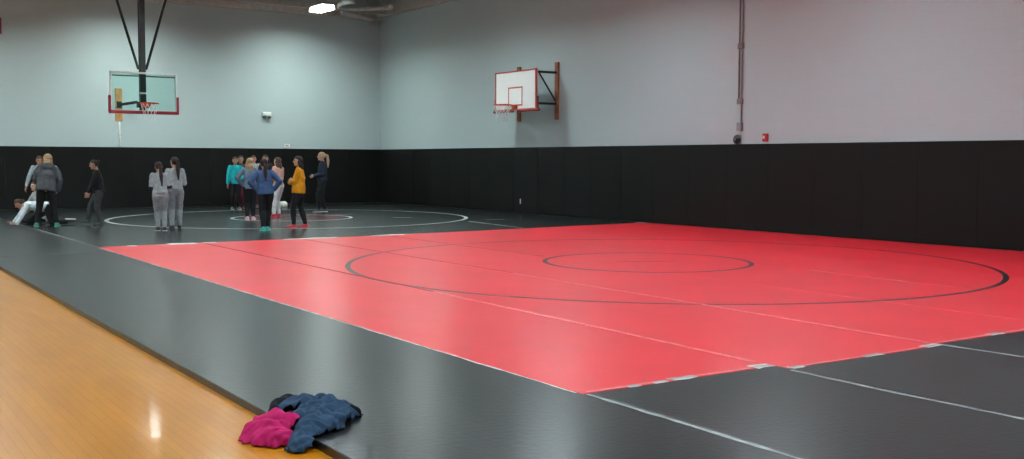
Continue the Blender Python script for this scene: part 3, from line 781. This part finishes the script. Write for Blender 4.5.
person('person with dark hair in black clothes, standing farthest back behind the peach top', (11.25, 29.9), 225, 1.64,
       dict(), dict(col=(.03, .03, .034), name='sweatshirt'), BLACKP, dict(col=(.03, .03, .03)), dict(col=(.028, .017, .013), style='down', length=.08), 'tan')
person('person in mustard yellow sweatshirt and red shoes, arms folded, facing left', (9.05, 22.12), 300, 1.58,
       dict(CROSS, handR=(-.03, .115, .655), handL=(.03, .130, .632), lean=-3, ankR=(.045, -.09, .045), ankL=(-.045, .06, .045), head_turn=0), dict(col=(.60, .25, .010), loose=1.24, hem=.485, name='sweatshirt'), dict(BLACKP, loose=.95), dict(col=(.42, .02, .035), sole=(.5, .08, .08)), dict(col=(.016, .011, .010), style='down', length=.22), 'light')
person('person with blond ponytail in a navy jacket, facing left near the back wall', (12.40, 28.55), 292, 1.72,
       dict(lean=-2, ankR=(.04, -.05, .045), ankL=(-.04, .05, .045), handR=(.06, .12, .60), handL=(-.05, .13, .60), poleR=(.4, -1, -.4), poleL=(-.4, -1, -.4), fist=.7),
       dict(col=(.020, .030, .055), loose=1.12, hem=.52, name='jacket'), BLACKP, dict(col=(.04, .04, .05), sole=(.5, .5, .52)), dict(col=(.42, .29, .17), style='pony', length=.19), 'light')

# ------------------------------------------------------------------ clothes on the floor
def base_z(x): return ZM if x > EDGE else 0
def seg_dist(p, a, b_):
    ab = b_-a; t = max(0, min(1, (p-a).dot(ab)/max(1e-9, ab.dot(ab)))); q = a+ab*t
    return (p-q).length, t
def cloth(name, m, parent, ridges, seed, wr=.012, res=.010, grow=.0, frames=18, bend=.05, fill=.85):
    """crumpled cloth: union of rounded folds over the floor and the mat edge. ridge = (points, half width, [top heights])"""
    P = [q for r in ridges for q in r[0]]; W = max(r[1] for r in ridges)
    x0, x1 = min(q[0] for q in P)-W, max(q[0] for q in P)+W; y0, y1 = min(q[1] for q in P)-W, max(q[1] for q in P)+W
    nx, ny_ = int((x1-x0)/res)+1, int((y1-y0)/res)+1
    hgt = {}
    off = V((seed*3.1, seed*1.7, 0))
    for i in range(nx):
        for j in range(ny_):
            q = V((x0+i*res, y0+j*res, 0))
            wq = q+V((noise.noise(q*9+off), noise.noise(q*9+off+V((5, 5, 5))), 0))*.034
            best = 0; acc = 0
            for pts, w, hs in ridges:
                for k in range(len(pts)-1):
                    d, t = seg_dist(wq, V((*pts[k], 0)), V((*pts[k+1], 0)))
                    if d < w:
                        top = hs[k]+(hs[k+1]-hs[k])*t - base_z(q.x)
                        h = max(.012, top)*(1-(d/w)**2.2)**.6
                        acc = max(acc, h)
            if acc > .002:
                a = off+q*9.5
                fold = 1-abs(noise.noise(V((a.x*1.0, a.y*1.9, 3))))*2.2
                fold2 = 1-abs(noise.noise(V((a.x*2.6+4, a.y*2.2, 9))))*2.2
                f = min(1, acc/.03)
                acc = acc+f*(wr*fold+wr*.55*fold2+wr*.25*noise.noise(a*5))
                hgt[i, j] = max(.006, acc)+base_z(q.x)
    b = bmesh.new(); vs = {}
    for (i, j), z in hgt.items(): vs[i, j] = b.verts.new((x0+i*res, y0+j*res, z+.004))
    for (i, j) in hgt:
        k = [(i, j), (i+1, j), (i+1, j+1), (i, j+1)]
        if all(q in vs for q in k): b.faces.new([vs[q] for q in k])
    for v in [v for v in b.verts if not v.link_faces]: b.verts.remove(v)
    for _ in range(2): bmesh.ops.smooth_vert(b, verts=b.verts, factor=.5, use_axis_x=True, use_axis_y=True, use_axis_z=True)
    lump = None
    if grow:                                     # the bunched layers inside the heap, only there while the outer layer settles
        lb = b.copy()
        for v in lb.verts: v.co.z = base_z(v.co.x)+(v.co.z-base_z(v.co.x))*fill-.004
        lg = G(); lg.b.free(); lg.b = lb; lump = lg.make('settle_lump', M_SEAM)
        lump.modifiers.new('k', 'COLLISION'); lump.collision.thickness_outer = .002; lump.collision.cloth_friction = 30
        for v in b.verts: v.co.z += .006
    else:
        r = bmesh.ops.extrude_edge_only(b, edges=[e for e in b.edges if e.is_boundary])
        for v in [q for q in r['geom'] if isinstance(q, bmesh.types.BMVert)]: v.co.z = base_z(v.co.x)+.001
    g = G(); g.b.free(); g.b = b
    o = g.make(name, m, parent, True)
    # let the cloth buckle and settle under its own weight on the floor and mat edge, then keep the settled shape
    if grow:
        md = o.modifiers.new('c', 'CLOTH'); st = md.settings
        st.quality = 7; st.mass = .15; st.tension_stiffness = 20; st.compression_stiffness = 20; st.shear_stiffness = 6; st.bending_stiffness = bend
        st.tension_damping = 12; st.compression_damping = 12; st.shear_damping = 12; st.air_damping = 3
        st.shrink_min = -grow; st.shrink_max = -grow
        cs = md.collision_settings; cs.use_collision = True; cs.distance_min = .003; cs.collision_quality = 3
        cs.use_self_collision = True; cs.self_distance_min = .003
        md.point_cache.frame_start = 1; md.point_cache.frame_end = frames
        for f in range(1, frames+1): scene.frame_set(f)
    if lump: lump.hide_render = True
    sb = o.modifiers.new('sub', 'SUBSURF'); sb.levels = 1; sb.render_levels = 1
    so = o.modifiers.new('sol', 'SOLIDIFY'); so.thickness = .004; so.offset = 1
    me = bpy.data.meshes.new_from_object(o.evaluated_get(bpy.context.evaluated_depsgraph_get()))
    o.modifiers.clear(); o.data = me; me.name = name
    for p in me.polygons: p.use_smooth = True
    if lump: bpy.data.objects.remove(lump)
    scene.frame_set(1)
    return o
def ground_collider():
    o = G().box((1.2, 5.6, -.1), (2.6, 3, .2)).box((EDGE+1, 5.6, ZM/2-.05), (2, 3, ZM+.1)).make('settle_ground', M_SEAM)
    md = o.modifiers.new('k', 'COLLISION'); o.collision.thickness_outer = .002; o.collision.cloth_friction = 40
    return o

def tag_obj(o, label, cat): return tag(o, label, cat)
gc = ground_collider()
pk = cloth('shirt', fabric('magenta_cloth', (.44, .008, .10)), None,
      [([(2.075, 5.645), (2.09, 5.50), (2.14, 5.45)], .062, [.06, .065, .06]), ([(2.075, 5.68), (2.115, 5.60), (2.17, 5.57)], .065, [.07, .095, .085]),
       ([(2.14, 5.77), (2.19, 5.72), (2.23, 5.66)], .065, [.085, .115, .11])], 1, .022, grow=.36, frames=24, bend=.05)
tag(pk, 'crumpled magenta pink shirt on the wooden floor at the mat edge', 'shirt')
jk = thing('jacket', 'crumpled dark blue garment lying over the mat edge beside pink shirt', 'jacket')
cloth('outer_fabric', fabric('denim_blue_cloth', (.026, .055, .105)), jk,
      [([(2.185, 5.325), (2.235, 5.395), (2.308, 5.478), (2.43, 5.61)], .075, [.06, .09, .115, .12]), ([(2.36, 5.90), (2.425, 5.85), (2.503, 5.80)], .075, [.10, .13, .145]),
       ([(2.482, 5.79), (2.53, 5.77), (2.565, 5.70), (2.58, 5.64)], .068, [.145, .145, .125, .11]), ([(2.275, 5.37), (2.352, 5.42), (2.50, 5.54)], .06, [.07, .09, .10]),
       ([(2.40, 5.70), (2.52, 5.66)], .10, [.11, .12])], 2, .030, grow=.30, frames=22)
blk_cloth = fabric('black_lining_cloth', (.006, .007, .011))
dk = cloth('lining', blk_cloth, jk, [([(2.20, 5.865), (2.25, 5.90), (2.335, 6.03), (2.39, 6.05), (2.43, 6.0)], .042, [.07, .11, .13, .13, .12])], 3, .006)
dk['label'] = 'black lining turned outward'
cu = cloth('cuff', blk_cloth, jk, [([(2.625, 5.665), (2.65, 5.635)], .034, [.115, .10])], 5, .006)
cu['label'] = 'black cuff'
bpy.data.objects.remove(gc)
wc = cloth('towel', fabric('white_towel_cloth', (.50, .50, .48)), None,
      [([(12.40, 32.25), (12.56, 32.3), (12.68, 32.2)], .13, [.10, .17, .20]), ([(12.5, 32.4), (12.7, 32.4)], .10, [.15, .19])], 4, .03, .02)
tag(wc, 'small crumpled white cloth lying on the black mat beyond the group', 'cloth')

# ------------------------------------------------------------------ world, camera, view
w = bpy.data.worlds.new('World'); scene.world = w; w.use_nodes = True
w.node_tree.nodes['Background'].inputs['Color'].default_value = (.02, .02, .02, 1)
cam = bpy.data.cameras.new('Camera'); co = bpy.data.objects.new('Camera', cam); COL.objects.link(co)
cam.sensor_width = 36; cam.lens = 1067.138/1024*36; cam.clip_end = 200
yaw, pitch, roll = math.radians(33.57028), math.radians(3.70770), math.radians(.18299)
F = V((math.sin(yaw)*math.cos(pitch), math.cos(yaw)*math.cos(pitch), -math.sin(pitch)))
R0 = V((math.cos(yaw), -math.sin(yaw), 0)); U0 = R0.cross(F)
R = R0*math.cos(roll)+U0*math.sin(roll); U = U0*math.cos(roll)-R0*math.sin(roll)
co.matrix_world = Matrix(((R.x, U.x, -F.x, 0), (R.y, U.y, -F.y, 0), (R.z, U.z, -F.z, 1.55), (0, 0, 0, 1)))
scene.camera = co
vs = scene.view_settings
vs.view_transform = 'Standard'; vs.look = 'None'; vs.exposure = 0; vs.gamma = 1; vs.use_curve_mapping = False
